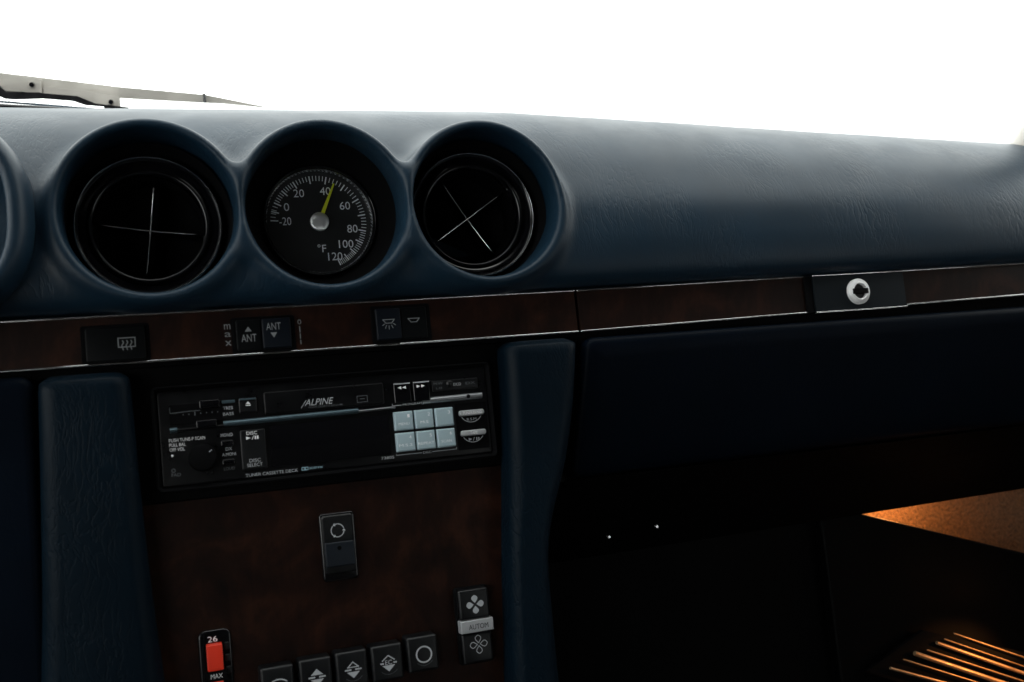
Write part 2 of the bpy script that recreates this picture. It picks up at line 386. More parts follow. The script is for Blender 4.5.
dash = put('dashboard', 'padded dark blue leather dashboard with three round hooded openings', 'dashboard', (0, 0, 0))
xs = np.concatenate([np.arange(-351, 16, 1.5), np.arange(16, 464, 4.0)])
vs_ = np.concatenate([np.arange(-4, 112, 1.5), np.arange(112, 192, 2.5)])
ns_ = np.concatenate([np.arange(-262, -60, 5.0), np.arange(-60, 24, 1.5)])
sdfpart('padded_top', dashsdf, xs, vs_, ns_, 'navy_leather', dash)

def hoodsdf(x, v, n):                        # rolled rim of the instrument hood at the far left
    cx, cv = -397.0, 50.0
    q = ((np.abs(x - cx) / 110.0) ** 2.6 + (np.abs(v - cv) / 63.0) ** 2.6) ** (1 / 2.6)
    r = (q - 1) * 70
    body_ = smax(r, np.maximum(n - 38, -120 - n), 22)
    cav = smax(r + 7, -60 - n, 3)
    return smax(body_, -cav, 6)
sdfpart('instrument_hood', hoodsdf, np.arange(-345, -270, 2.0), np.arange(-48, 132, 2.0), np.arange(-130, 46, 2.0), 'navy_leather', dash)
mb = MB(); mb.box(-345, -318, -48, 132, -62, -60); part('instrument_panel', mb, 'matte_black', dash)

# ------------------------------------------------------------------ air vents
def air_vent(cx, cv, rot, tx, tv, label):
    t = put('air_vent', label, 'air vent', (cx, cv, -12), group='round swivelling air vents in the dashboard')
    part('shroud', MB().lathe(cx, cv, [(42.4, -3), (41.2, -10), (39.2, -16), (37.2, -18)]), 'matte_black', t)
    part('collar', MB().lathe(cx, cv, [(39.5, -26), (38, -13), (37.4, -10.6), (36.6, -9.8), (35.6, -10.2), (34.6, -12.4), (33.4, -14.4), (31.6, -15.2)]), 'gloss_black', t, 60)
    part('highlight_ring', MB().lathe(cx, cv, [(37.3, -10.4), (37.0, -9.5), (36.5, -9.2), (36.1, -9.6), (36.0, -10.3)]), 'dull_chrome', t, 60)  # metal ring added to draw the highlight along the collar's gloss edge
    # the inner barrel swivels: leaned by tx, tv
    def lean(mb):
        mb.v = [(x + tx * (n + 12) * -1.0, v + tv * (n + 12) * -1.0, n + tx * (x - cx) + tv * (v - cv)) for x, v, n in mb.v]; return mb
    ocx, ocv = cx, cv
    part('barrel', lean(MB().lathe(ocx, ocv, [(31.8, -18), (31.2, -14.2), (30.2, -12.6), (29.2, -12.4), (28.3, -13.2), (27.9, -15.2), (27.7, -19)])), 'gloss_black', t, 60)
    part('duct', lean(MB().lathe(ocx, ocv, [(27.7, -19), (27.6, -42), (20, -45)], cap1=True)), 'matte_black', t, 60)
    for k in (0, 1):
        a = rot + k * math.pi / 2; dx, dv = math.cos(a), math.sin(a); th = .55; L = 27.5
        def pt(u, w, n): return (ocx + dx * u - dv * w, ocv + dv * u + dx * w, n)
        mb = MB(); rings = []
        for j in range(13):
            u = -L + 2 * L * j / 12; f = -23.5 - 3.0 * (1 - (u / L) ** 2)
            rings.append([pt(u, -th, -40), pt(u, -th, f - .3), pt(u, 0, f + .25), pt(u, th, f - .3), pt(u, th, -40)])
        mb.loft(rings); part('vane', lean(mb), 'gloss_black', t, 50)
        ed = MB().tube([pt(-L * .86 + 1.72 * L * j / 12, 0, -23.2 - 3.0 * (1 - ((-L * .86 + 1.72 * L * j / 12) / L) ** 2)) for j in range(13)], [.15] + [.5] * 11 + [.15])
        part('vane_edge', lean(ed), 'chrome', t, 60)
    return t
air_vent(-234.6, 49.0, math.radians(-8), 0.02, 0.02, 'round black air vent left of the thermometer dial, its cross of vanes nearly upright')
air_vent(-55.0, 50.0, math.radians(33), 0.03, 0.06, 'round black air vent right of the thermometer dial, its vanes turned to an X')

# ------------------------------------------------------------------ temperature gauge
gx_, gv_ = -143.3, 51.1
tg_ = put('temperature_gauge', 'round black thermometer dial with yellow needle between the two air vents', 'gauge', (gx_, gv_, -25))
part('shroud', MB().lathe(gx_ - .4, gv_, [(42.3, -4), (40.4, -10), (37.5, -16), (34.6, -20), (32.6, -21.5)]), 'matte_black', tg_)
part('bezel', MB().lathe(gx_, gv_, [(33, -22), (32.2, -19.4), (31.5, -18.8), (30.7, -19.4), (30.2, -21.5), (29.6, -25)]), 'gloss_black', tg_, 60)
part('rim', MB().lathe(gx_, gv_, [(30.4, -20.6), (30.0, -20.2), (29.5, -21.4), (29.1, -24.8)]), 'dull_chrome', tg_, 60)
dial = part('dial', MB().lathe(gx_, gv_, [(30, -27), (30, -25.2)], cap1=True, cap0=True), 'dial_black', tg_)
ang = [(-20, 176.2), (0, 153.8), (20, 118.6), (40, 76.9), (60, 29.0), (80, -12.5), (100, -43.7), (120, -67.7)]
def tdeg(t):
    for (a, b), (c, d) in zip(ang, ang[1:]):
        if a <= t <= c: return b + (d - b) * (t - a) / (c - a)
mb = MB()
def tick(t, r0, r1, w):
    a = math.radians(tdeg(t)); dx, dv = math.cos(a), math.sin(a)
    mb.poly([(gx_ + dx * r0 - dv * w, gv_ + dv * r0 + dx * w), (gx_ + dx * r0 + dv * w, gv_ + dv * r0 - dx * w), (gx_ + dx * r1 + dv * w, gv_ + dv * r1 - dx * w), (gx_ + dx * r1 - dv * w, gv_ + dv * r1 + dx * w)], -25.08)
for t in range(-20, 121, 2):
    if t % 10 == 0: tick(t, 22.8, 27.2, .36)
    elif t > 0 or t % 4 == 0: tick(t, 24.3, 27.2, .2)
part('scale_marks', mb, 'dial_white', dial)
for s, x, v, w in (('-20', -18.9, 1.2, 6.6), ('0', -17.6, 9.4, 3.0), ('20', -10.1, 17.2, 6.0), ('40', 5.0, 18.2, 6.2), ('60', 15.6, 9.4, 6.0), ('80', 18.8, -4.2, 6.0), ('100', 14.4, -13.0, 8.4), ('120', 7.6, -20.0, 8.2)):
    text('numeral', s, gx_ + x - w / 2, gx_ + x + w / 2, gv_ + v - 2.3, gv_ + v + 2.3, -25.05, 'dial_white', dial)
text('unit_letter', '°F', gx_ - 2.0, gx_ + 2.8, gv_ - 17.3, gv_ - 12.8, -25.05, 'dial_white', dial)
a = math.radians(65.7); dx, dv = math.cos(a), math.sin(a)
mb = MB().prism([(gx_ + dx * 2 - dv * 1.15, gv_ + dv * 2 + dx * 1.15), (gx_ + dx * 2 + dv * 1.15, gv_ + dv * 2 - dx * 1.15), (gx_ + dx * 24.2 + dv * .45, gv_ + dv * 24.2 - dx * .45), (gx_ + dx * 24.2 - dv * .45, gv_ + dv * 24.2 + dx * .45)], -23.6, -23.1)
part('needle', mb, 'needle_yellow', tg_)
h = part('hub', MB().lathe(0, 0, [(5.4, -1.4), (5.3, -.3), (4.9, 0), (2.5, .12), (.05, .2)], seg=64, cap1=True), 'hub_metal', tg_, 40)
# hub mesh is centred on its own origin so the spun brushing runs round it
for v in h.data.vertices: v.co += Vector(((gx_) * MM, (gv_) * MM, -25 * MM))
h.location = (0, 0, 3.2 * MM)
part('glass', MB().lathe(gx_, gv_, [(30, -21.2), (15, -20.9), (.05, -20.8)], cap1=True), 'gauge_glass', tg_)

# ------------------------------------------------------------------ wood trim strips under the pad
def strip(x0, x1, label, n=0.0):
    t = put('trim_strip', label, 'trim strip', (x0, -12, n), group='wood trim strips with chrome edging along the dashboard')
    def top(x): return 0.2 + .0055 * max(x, 0)
    def bot(x): return -24.2 + .0125 * max(x, 0)
    part('veneer', MB().prism([(x0, bot(x0) + .8), (x1, bot(x1) + .8), (x1, top(x1) - .7), (x0, top(x0) - .7)], n - 5, n), 'burl_wood', t)
    for f, nm in ((top, 'chrome_edge'), (bot, 'chrome_edge')):
        part(nm, MB().prism([(x0, f(x0) - .62), (x1, f(x1) - .62), (x1, f(x1) + .62), (x0, f(x0) + .62)], n - .8, n + 1.1), 'chrome', t, bevel=.45)
    return t
part('carcass', MB().box(-345, 462, -34, 3.4, -14, -9), 'matte_black', dash)
s1 = strip(-345, -1.4, 'long wood trim strip with three switches, below the round openings')
s2 = strip(0.2, 158, 'plain wood trim strip between the seam and the silver glove box lock')
s3 = strip(236.3, 460, 'wood trim strip running on to the right of the silver glove box lock')
lt = [('m', -14.2, -11.4), ('a', -18.0, -15.4), ('x', -21.8, -19.2)]
for ch, a, b_ in (('m', -9.6, -6.8), ('a', -13.6, -11.2), ('x', -18.2, -15.6)):
    text('letter', ch, -201.2, -198.0, a - .6, b_ - .6, .06, 'print_mid', s1)
text('letter', '0', -163.2, -161.2, -9.8, -7.2, .06, 'print_mid', s1)
mb = MB()
for k, (a, b_) in enumerate(((-14.2, -10.8), (-17.6, -14.8), (-20.6, -18.2))): mb.poly([(-162.5, a), (-162.0, a), (-162.0, b_), (-162.5, b_)], .06)
part('level_marks', mb, 'print_mid', s1)

# rocker switches in the strip
def rocker(x0, x1, v0, v1, label, keys=2, n=0.0, skew=0):
    t = put('rocker_switch', label, 'switch', ((x0 + x1) / 2, (v0 + v1) / 2, n))
    fr = MB().rb(x0 - 2.2, x1 + 2.2, v0 - 1.4, v1 + 1.4, n - 2, n + .7, 1.5, .5); part('frame', fr, 'matte_black', t)
    if keys == 1: part('key', MB().rb(x0, x1, v0, v1, n, n + 2.4, 1.2, .7), 'strip_key', t)
    return t
t = rocker(-268.6, -240.4, -23.0, -5.6, 'wide black rocker switch with heated rear window symbol, leftmost in the wood strip', 1)
mb = MB()
def frame_poly(mb, pts, w, n):
    """closed outline of width w"""
    P = [Vector(p).to_3d() for p in pts]; k = len(P)
    for i in range(k):
        a, b = P[i], P[(i + 1) % k]; d = (b - a).normalized(); q = Vector((-d.y, d.x, 0)) * w / 2; e = d * w / 2
        mb.poly([tuple((a - e - q)[:2]), tuple((b + e - q)[:2]), tuple((b + e + q)[:2]), tuple((a - e + q)[:2])], n + i * .004)
def line(mb, pts, w, n):
    P = [Vector(p).to_3d() for p in pts]
    for a, b in zip(P, P[1:]):
        d = (b - a).normalized(); q = Vector((-d.y, d.x, 0)) * w / 2
        mb.poly([tuple((a - q)[:2]), tuple((b - q)[:2]), tuple((b + q)[:2]), tuple((a + q)[:2])], n)
cx, cv, n = -249.2, -14.0, 2.46
frame_poly(mb, [(cx - 4, cv - 2.2), (cx + 4, cv - 2.2), (cx + 4, cv + 2.4), (cx - 4, cv + 2.4)], .5, n)
for k in (-2, 0, 2): line(mb, [(cx + k, cv + 1.2), (cx + k + .5, cv), (cx + k - .4, cv - 1.4), (cx + k + .2, cv - 3.8)], .45, n + .02)
part('symbol', mb, 'print_mid', t)
t = rocker(-195.6, -167.0, -22.2, -5.8, 'black aerial rocker switch marked ANT twice, in the wood strip under the thermometer')
part('key', MB().rb(-195.4, -182.6, -22.0, -6.0, 0, 1.6, .8, .5), 'strip_key', t)
part('key', MB().rb(-182.2, -167.2, -22.0, -6.0, 0, 2.8, .8, .8), 'strip_key_raised', t, label='slightly raised right key')
text('lettering', 'ANT', -193.0, -185.2, -17.6, -13.6, 1.66, 'print_mid', t)
text('lettering', 'ANT', -180.0, -172.4, -12.2, -8.4, 2.86, 'print_mid', t)
part('symbol', MB().poly([(-191, -12.2), (-187.4, -12.2), (-189.2, -9.6)], 1.66), 'print_mid', t)
part('symbol', MB().poly([(-178, -13.6), (-174.6, -13.6), (-176.3, -16.4)], 2.86), 'print_mid', t)
t = rocker(-121.4, -92.2, -22.0, -3.8, 'black interior light rocker switch with lamp symbols, right of the aerial switch')
part('key', MB().rb(-121.2, -107.3, -21.6, -4.2, 0, 2.8, .8, .8), 'strip_key_raised', t, label='raised left key')
part('key', MB().rb(-106.9, -92.4, -21.6, -4.2, 0, 1.6, .8, .5), 'strip_key', t)
mb = MB(); cx, cv, n = -114.2, -11.6, 2.86
frame_poly(mb, [(cx - 3.2, cv + 1.1), (cx - 1.6, cv - .9), (cx + 1.6, cv - .9), (cx + 3.2, cv + 1.1)], .45, n)
for q in (-60, -30, 0, 30, 60):
    a = math.radians(q - 90); line(mb, [(cx + 2.2 * math.cos(a) * 1.2, cv + 2.2 * math.sin(a)), (cx + 4.4 * math.cos(a), cv + 4.4 * math.sin(a))], .4, n + .02)
part('symbol', mb, 'print_mid', t)
mb = MB(); cx, n = -99.8, 1.66
frame_poly(mb, [(cx - 3.2, cv + 1.1), (cx - 1.6, cv - .9), (cx + 1.6, cv - .9), (cx + 3.2, cv + 1.1)], .45, n); part('symbol', mb, 'print_mid', t)

# ------------------------------------------------------------------ glove box
gb = put('glove_box', 'dark blue glove box lid under the wood strip with round silver lock', 'glove box', (150, -60, 0))
def skewring(x0, x1a, v0, v1, r, n, sk): return [(p[0] + sk * max(0, (v1 - p[1])) * (1 if p[0] < 100 else 0), p[1], p[2]) for p in rr(x0, x1a, v0, v1, r, n, 8)]
rings = []
for ins, n in ((0, -30), (0, 0), (.3, 2), (1.2, 3.6), (2.6, 4.5), (5, 5), (12, 5.2)):
    rings.append([(p[0], p[1], p[2] - .28 * max(0, -34 - p[1])) for p in skewring(1.0 + ins, 470 - ins, -110 + ins, -28.2 - ins, max(6 - ins * .5, 1), n, -.12)])
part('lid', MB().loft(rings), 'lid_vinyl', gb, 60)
pl = part('lock_plate', MB().rb(163.8, 234.6, -22.2, .6, -4, 2.4, .5, .3), 'plate_grey', gb)
for v in (1.1, -22.7): part('plate_edge', MB().rb(163.6, 234.8, v - .55, v + .55, -4, 3.0, .3, .4), 'chrome', pl)
part('side_groove', MB().rb(157.6, 163.2, -22.6, 1.0, -4, 1.4, .5, .3), 'matte_black', gb)
lx, lv = 196.8, -10.9
part('lock_ring', MB().lathe(lx, lv, [(8.4, 2), (8.4, 4.2), (7.9, 4.8), (5.4, 5.8), (4.9, 5.4), (4.8, 2.8)]), 'bright_metal', pl, 40)
part('lock_cylinder', MB().lathe(lx, lv, [(4.8, 2.0), (4.8, 3.4)], cap1=True, cap0=True), 'key_black', pl)
part('key_slot', MB().rb(lx - 6.0, lx + 6.0, lv - 1.8, lv + 1.8, 3.4, 6.0, .6, .3), 'matte_black', pl)

# under-dash panel, footwell panels, carpet
up = put('knee_panel', 'plain black panel sloping back under the glove box', 'panel', (150, -130, -20))
part('slope', MB().loft([[(-30, -104, -40), (470, -104, -40), (470, -110, -40), (-30, -110, -40)], [(-30, -111.5, -22), (470, -111.5, -22), (470, -114, -25), (-30, -114, -25)], [(-30, -160.5, -60), (500, -156.5, -60), (500, -160.5, -64), (-30, -164.5, -64)]]), 'black_vinyl', up, bevel=1.0)
for x, v, nn in ((26.0, -151.0, -50), (58.5, -148.5, -47)):
    part('screw', MB().lathe(x, v, [(1.5, nn - 4), (1.5, nn), (.8, nn + .8)], seg=16, cap1=True), 'dull_chrome', up)
fp = put('footwell_panel', 'black slanting footwell panel in front of the orange lit carpet', 'panel', (200, -300, -70))
part('panel', MB().prism([(196, -150), (228, -161.5), (365, -207), (520, -258), (520, -430), (196, -430)], -76, -66), 'black_vinyl', fp, bevel=2)
part('left_sheet', MB().prism([(-60, -140), (204, -156), (198, -430), (-60, -430)], -92, -76.5), 'black_vinyl', fp, bevel=3)  # plain black sheet over the left part of the footwell
cp = put('carpet', 'coarse carpet glowing orange under the right end of the dashboard', 'carpet', (380, -200, -160))
part('pile', MB().prism([(200, -60), (620, -60), (620, -430), (200, -430)], -170, -150), 'carpet', cp)
sp = put('sill_plate', 'ribbed metal door sill tinted brassy for orange light at bottom right', 'sill plate', (300, -270, 0))
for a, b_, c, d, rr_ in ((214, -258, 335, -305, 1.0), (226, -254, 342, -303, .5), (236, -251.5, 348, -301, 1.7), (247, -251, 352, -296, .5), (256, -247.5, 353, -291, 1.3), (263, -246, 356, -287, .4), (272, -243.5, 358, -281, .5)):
    part('rib', MB().tube([(a + 14, b_ - 10, -54), (c + 8, d - 9, -48)], rr_), 'warm_tint_sill', sp, 60)  # rib thickness laid out after the streaks of warm light
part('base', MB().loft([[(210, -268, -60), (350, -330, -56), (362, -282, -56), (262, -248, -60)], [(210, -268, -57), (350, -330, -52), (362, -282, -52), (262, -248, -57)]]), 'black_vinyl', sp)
def lamp(label, at, energy, aim=None, size=.004):
    t = put('courtesy_lamp', label, 'lamp', at)
    part('lens', MB().rb(at[0] - 8, at[0] + 8, at[1] + 4, at[1] + 10, at[2] - 5, at[2] + 5, 1, .5), 'lamp_warm', t)
    l = bpy.data.lights.new('bulb', 'SPOT' if aim else 'POINT'); l.energy = energy; l.color = (1, .40, .11); l.shadow_soft_size = size
    o = bpy.data.objects.new('bulb', l); C.objects.link(o); o.parent = t
    if aim: l.spot_size = math.radians(75); l.spot_blend = .8; o.rotation_mode = 'QUATERNION'; o.rotation_quaternion = Vector(aim).to_track_quat('-Z', 'Y')
lamp('small warm courtesy lamp hidden under the dashboard above the carpet', (312, -146, -118), 0.75)
lamp('small warm courtesy lamp at the foot of the door near the sill', (352, -250, 0), 0.5, (-.6, -.55, -.6))

# ------------------------------------------------------------------ centre console
con = put('center_console', 'dark burl wood centre console between two blue leather side pads', 'console', (-148, -120, -8))
part('wood_panel', MB().prism([(-256, -96), (-44, -96), (-55, -330), (-236, -330)], -16, -8), 'burl_wood', con)
part('stereo_surround', MB().prism([(-256, -26.2), (-44, -26.2), (-44, -97), (-256, -97)], -20, -7.2), 'black_vinyl', con, bevel=1)
def padloft(rows, m, name, label):
    rings = []
    for v, xl, xr, nf, nb in rows:
        w = xr - xl; r = min(9, w * .3); R = []
        for (cx, cn, a) in ((xr - r, nf - r, 0), (xl + r, nf - r, 90)):
            for i in range(9):
                t = math.radians(a + 90 * i / 8); R.append((cx + r * math.cos(t), v, cn + r * math.sin(t)))
        R += [(xl, v, nb), (xr, v, nb)]; rings.append(R)
    return part(name, MB().loft(rings), m, con, 70, label=label)
def resample(keys, k=40):
    ks = [np.array(q, float) for q in keys]; vv = np.array([q[0] for q in ks])[::-1]
    out = []
    for i in range(k + 1):
        v = keys[0][0] + (keys[-1][0] - keys[0][0]) * i / k
        out.append((v,) + tuple(float(np.interp(v, vv, np.array([q[j] for q in ks])[::-1])) for j in range(1, 5)))
    # soften
    arr = np.array(out); sm = arr.copy()
    for _ in range(6): sm[1:-1, 1:] = (sm[:-2, 1:] + sm[1:-1, 1:] * 2 + sm[2:, 1:]) / 4
    return [tuple(r) for r in sm]
def capped(rows, v_top):
    """rounded top edge of the pad"""
    v, xl, xr, nf, nb = rows[0]; out = []
    for i in range(5):
        t = i / 5 * math.pi / 2; out.append((v_top - 5 * (1 - math.cos(math.pi / 2 - t)) * 0 - 5 * (1 - math.sin(t)) * 0 - 0 + (-5 + 5 * math.cos(t)) * 0 - 5 * (1 - math.cos(t)) * 0 - i * 0.9, xl + 4 * (1 - math.sin(t)), xr - 4 * (1 - math.sin(t)), nf - 6 * (1 - math.sin(t)), nb))
    return out + [r for r in rows if r[0] < v_top - 5]
rowsL = resample([(-29.5, -291, -249, 12, -30), (-93, -293, -247.5, 12, -30), (-142, -295, -245.5, 12, -30), (-182, -298, -242.5, 12, -30), (-260, -304, -237, 12, -30), (-330, -310, -232, 12, -30)])
rowsR = resample([(-28.5, -50.5, -5.6, 12, -50), (-45, -51, -7.5, 12, -50), (-65, -51.5, -11, 12, -50), (-80, -53, -14.6, 12, -50), (-106, -55, -21.3, 12, -60), (-120, -56.5, -29, 12, -63), (-135, -58, -35.4, 12, -66), (-152, -60, -37.5, 12, -66), (-180, -62, -37.5, 12, -66), (-217, -65, -37.5, 12, -66), (-330, -72, -36, 12, -66)])
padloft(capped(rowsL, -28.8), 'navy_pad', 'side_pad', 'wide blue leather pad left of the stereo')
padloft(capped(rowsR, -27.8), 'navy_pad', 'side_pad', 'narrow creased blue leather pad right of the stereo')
kp = put('driver_knee_panel', 'dark blue lower dash panel at the far left edge beside the console', 'panel', (-320, -60, 0))
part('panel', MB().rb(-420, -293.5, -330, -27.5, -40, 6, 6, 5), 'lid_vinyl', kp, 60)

# ------------------------------------------------------------------ car stereo
st = put('car_stereo', 'black cassette car stereo with six pale keys set in the console', 'car stereo', (-148, -64, -4))
x0, x1, v0, v1 = -239.6, -57.0, -91.6, -37.4
rings = [rr(x0 - .3, x1 + .3, v0 - .3, v1 + .3, 3, -8, 6), rr(x0, x1, v0, v1, 2.6, -2.8, 6), rr(x0 + .6, x1 - .6, v0 + .6, v1 - .6, 2.2, -2.4, 6), rr(x0 + 1.2, x1 - 1.2, v0 + 1.2, v1 - 1.2, 1.9, -2.8, 6), rr(x0 + 2.2, x1 - 2.2, v0 + 2.2, v1 - 2.2, 1.5, -5, 6), rr(x0 + 3.4, x1 - 3.4, v0 + 3.4, v1 - 3.4, 1.5, -6, 6)]
part('frame', MB().loft(rings, False, False), 'matte_black', st, 25)
part('faceplate', MB().rb(x0 + 3, x1 - 3, v0 + 3, v1 - 3, -8, -4.4, 1.2, .3), 'face_black', st)
FN = -4.4
def stext(s, a, b_, c, d, m='print_grey', n=FN + .06, **k): return text('lettering', s, a, b_, c, d, n, m, st, **k)
# slider bay at top left
part('slider_bay', MB().rb(-231.4, -205.2, -57.6, -47.2, -5, FN + .7, .6, .3), 'matte_black', st)
mb = MB()
for k, x in enumerate((-224.6, -221.8, -218.8, -215.9, -213.0, -210.2, -207.4)):
    h_ = 1.0 if k == 2 else .35; mb.poly([(x - .22, -52.6 - h_), (x + .22, -52.6 - h_), (x + .22, -52.6 + h_), (x - .22, -52.6 + h_)], FN + .76)
line(mb, [(-231.0, -48.4), (-231.0, -51.4), (-216.2, -51.0)], .25, FN + .76)
part('bay_marks', mb, 'print_dim', st)
part('slider_knob', MB().rb(-216.4, -206.2, -50.4, -46.2, -4, FN + 2.4, .5, .5), 'gloss_black', st)
part('slider_knob', MB().rb(-218.6, -208.2, -60.4, -56.4, -4, FN + 2.8, .5, .5), 'gloss_black', st)
part('blue_marker', MB().rb(-205.0, -198.4, -48.6, -47.0, -5, FN + .4, .3, .2), 'ridge_metal', st)
stext('TREB', -204.6, -199.6, -51.9, -50.3); stext('BASS', -204.8, -199.4, -55.0, -53.4)
e_ = part('eject_button', MB().rb(-196.6, -187.4, -54.4, -46.8, -5, FN + 1.6, .5, .6), 'key_black', st)
part('top_strip', MB().rb(-196.2, -187.8, -47.9, -47.0, -4, FN + 1.9, .2, .2), 'ridge_metal', e_)  # thin blue-grey strip along the top of the button
part('symbol', MB().poly([(-193.2, -50.0), (-190.6, -50.0), (-191.9, -48.6)], FN + 1.68).poly([(-193.2, -50.9), (-190.6, -50.9), (-190.6, -50.4), (-193.2, -50.4)], FN + 1.68), 'print_white', e_)
# cassette door and the metal ridge
door = part('cassette_door', MB().rb(-183.6, -119.2, -56.2, -44.6, -5, FN + 1.2, 1, .6), 'face_black', st)
text('logo', 'ALPINE', -162.6, -147.0, -53.6, -50.2, FN + 1.27, 'print_grey', door, shear=.35)
mb = MB(); line(mb, [(-164.6, -54.7), (-161.6, -50.6)], .3, FN + 1.27); part('logo_stroke', mb, 'print_grey', door)
text('lettering', 'FM/AM CASSETTE RECEIVER', -160.6, -142.2, -55.0, -54.1, FN + 1.27, 'print_dim', door)
mb = MB(); cx = -131.4
frame_poly(mb, [(cx - 2.8, -54.2), (cx + 2.8, -54.2), (cx + 2.8, -50.8), (cx - 2.8, -50.8)], .3, FN + 1.27); line(mb, [(cx - 1.4, -52.4), (cx + 1.4, -52.4)], .3, FN + 1.27)
part('tape_mark', mb, 'print_dim', door)
def ridge(name, xa, xb, va, vb, h, m):
    """a half-round bar from (xa, va) to (xb, vb)"""
    mb = MB(); R = []
    for (x, v) in ((xa, va), (xb, vb)): R.append([(x, v + h * math.cos(t), FN + 1.9 * math.sin(t)) for t in [math.pi * i / 10 for i in range(11)]])
    mb.loft(R, closed=True); part(name, mb, m, st, 60)
ridge('metal_ridge', -205.0, -134.0, -59.2, -58.6, 1.5, 'ridge_metal')
ridge('metal_ridge', -134.0, -113.6, -59.0, -58.6, .7, 'ridge_silver')
ridge('metal_ridge', -98.0, -63.0, -56.6, -56.2, 1.75, 'ridge_silver')
ridge('metal_ridge', -231.6, -228.0, -60.3, -60.2, 1.4, 'ridge_metal')
ridge('metal_ridge', -228.0, -205.0, -60.3, -60.1, .8, 'face_black')
# rewind / forward keys
for xa, xb, nm in ((-113.8, -104.2, -1), (-102.8, -93.4, 1)):
    k_ = part('tape_key', MB().rb(xa, xb, -56.6, -45.6, -5, FN + 2.6, .5, .6), 'gloss_black', st)
    part('key_edge', MB().rb(xa + .2, xb - .2, -46.4, -45.7, -4, FN + 2.9, .2, .2), 'print_grey', k_)
    mb = MB(); c_ = (xa + xb) / 2
    for o_ in (-1.6, 1.0): mb.poly([(c_ + o_ - 1.1 * nm, -47.3), (c_ + o_ - 1.1 * nm, -49.1), (c_ + o_ + 1.1 * nm, -48.2)], FN + 2.68)
    part('symbol', mb, 'print_white', k_)
stext('PROGRAM', -109.6, -98.6, -58.2, -57.1, 'print_grey', FN + 2.8)
mb = MB(); line(mb, [(-115.2, -56.6), (-115.2, -57.8), (-110, -57.8)], .3, FN + 2.0); line(mb, [(-98.2, -57.6), (-93.6, -57.6)], .3, FN + 2.0); part('bracket_mark', mb, 'print_grey', st)
# top right small keys
k_ = part('source_keys', MB().rb(-91.6, -64.8, -51.8, -46.0, -5, FN + 1.1, .6, .4), 'key_black', st)
text('lettering', 'M.W', -90.6, -85.4, -48.2, -46.9, FN + 1.18, 'print_dim', k_); text('lettering', 'L.O', -89.4, -86.0, -50.8, -49.6, FN + 1.18, 'print_dim', k_)
text('lettering', 'TAPE/CD', -83.0, -74.8, -49.6, -48.0, FN + 1.18, 'print_grey', k_)
text('lettering', 'DX', -72.0, -66.4, -49.4, -47.9, FN + 1.18, 'print_dim', k_)
part('key_dome', MB().lathe(-81.4, -48.2, [(2.1, FN + 1.0), (1.7, FN + 1.7), (1.0, FN + 2.1), (.1, FN + 2.2)], seg=24, cap1=True), 'key_black', k_, 60)
part('sensor_hole', MB().lathe(-71.4, -56.2, [(1.1, FN), (1.1, FN + 2.2)], seg=20, cap1=True), 'matte_black', st)
# six pale keys
lab = [('1', 'MENU'), ('2', 'M.S'), ('3', ''), ('4', 'M.S.2'), ('5', 'REPEAT'), ('6', 'SCAN')]
for i, (d, w_) in enumerate(lab):
    c_, r0 = i % 3, i // 3; xa = -115.0 + c_ * 11.6; va = -61.3 - r0 * 11.7
    k_ = part('preset_key', MB().rb(xa, xa + 10.7, va - 10.4, va, -5, FN + 2.6, .5, 1.1), 'pale_key', st, 60)
    text('lettering', d, xa + 7.4, xa + 8.7, va - 3.6, va - 1.8, FN + 2.66, 'print_white', k_)
    if w_: text('lettering', w_, xa + 5.2 - len(w_) * .75, xa + 5.2 + len(w_) * .75, va - 7.6, va - 6.2, FN + 2.66, 'print_white', k_)
mb = MB(); line(mb, [(-115, -84.2), (-115, -85.0), (-100.6, -85.0)], .28, FN + .06); line(mb, [(-94.6, -85.0), (-80.6, -85.0), (-80.6, -83.8)], .28, FN + .06); part('bracket_mark', mb, 'print_grey', st)
stext('DISC', -99.9, -95.2, -85.7, -84.4); stext('7380S', -123.6, -116.4, -86.5, -85.0)
# oval keys
for va, a, b_ in ((-65.4, 'TUNER/BAND', 'B.S.M'), (-76.7, 'TAPE', '▶/II')):
    mb = MB(); R = []
    k_ = part('oval_key', MB().rb(-77.6, -62.8, va - 1.7, va + 1.5, -5, FN + 2.2, 1.2, .8), 'silver_paint', st, 60)
    text('lettering', a, -70.2 - len(a) * .55, -70.2 + len(a) * .55, va - .9, va + .6, FN + 2.28, 'print_white', k_)
    mb.ringflat(-70.2, va + 1.4, 6.6, 6.95, FN + .1, 24, math.radians(212), math.radians(328)); part('arc_mark', mb, 'print_grey', st)
    if b_ == 'B.S.M': stext(b_, -73.0, -67.4, va - 4.4, va - 3.0)
    else:
        mb = MB().poly([(-73, va - 4.6), (-73, va - 2.8), (-71, va - 3.7)], FN + .08); line(mb, [(-70.4, va - 4.6), (-69.6, va - 2.8)], .3, FN + .08)
        for q in (-68.6, -67.4): mb.poly([(q, va - 4.5), (q + .7, va - 4.5), (q + .7, va - 2.9), (q, va - 2.9)], FN + .08)
        part('symbol', mb, 'print_grey', st)
part('key_bay', MB().rb(-79.4, -61.0, -86.0, -59.8, -5, FN + .05, .6, .05), 'matte_black', st)
# display
mb = MB(); mb.loft([[(x, v, FN + .25 + 1.6 * math.cos((v + 73.3) / 10.9 * 1.45)) for v in [-84.2 + 21.8 * i / 20 for i in range(21)]] + [(x, -62.4, FN - .5), (x, -84.2, FN - .5)] for x in (-182.0, -181, -180, -179.0, -165, -150, -135, -121, -120, -119, -118.0)])
part('display', mb, 'gloss_black', st)
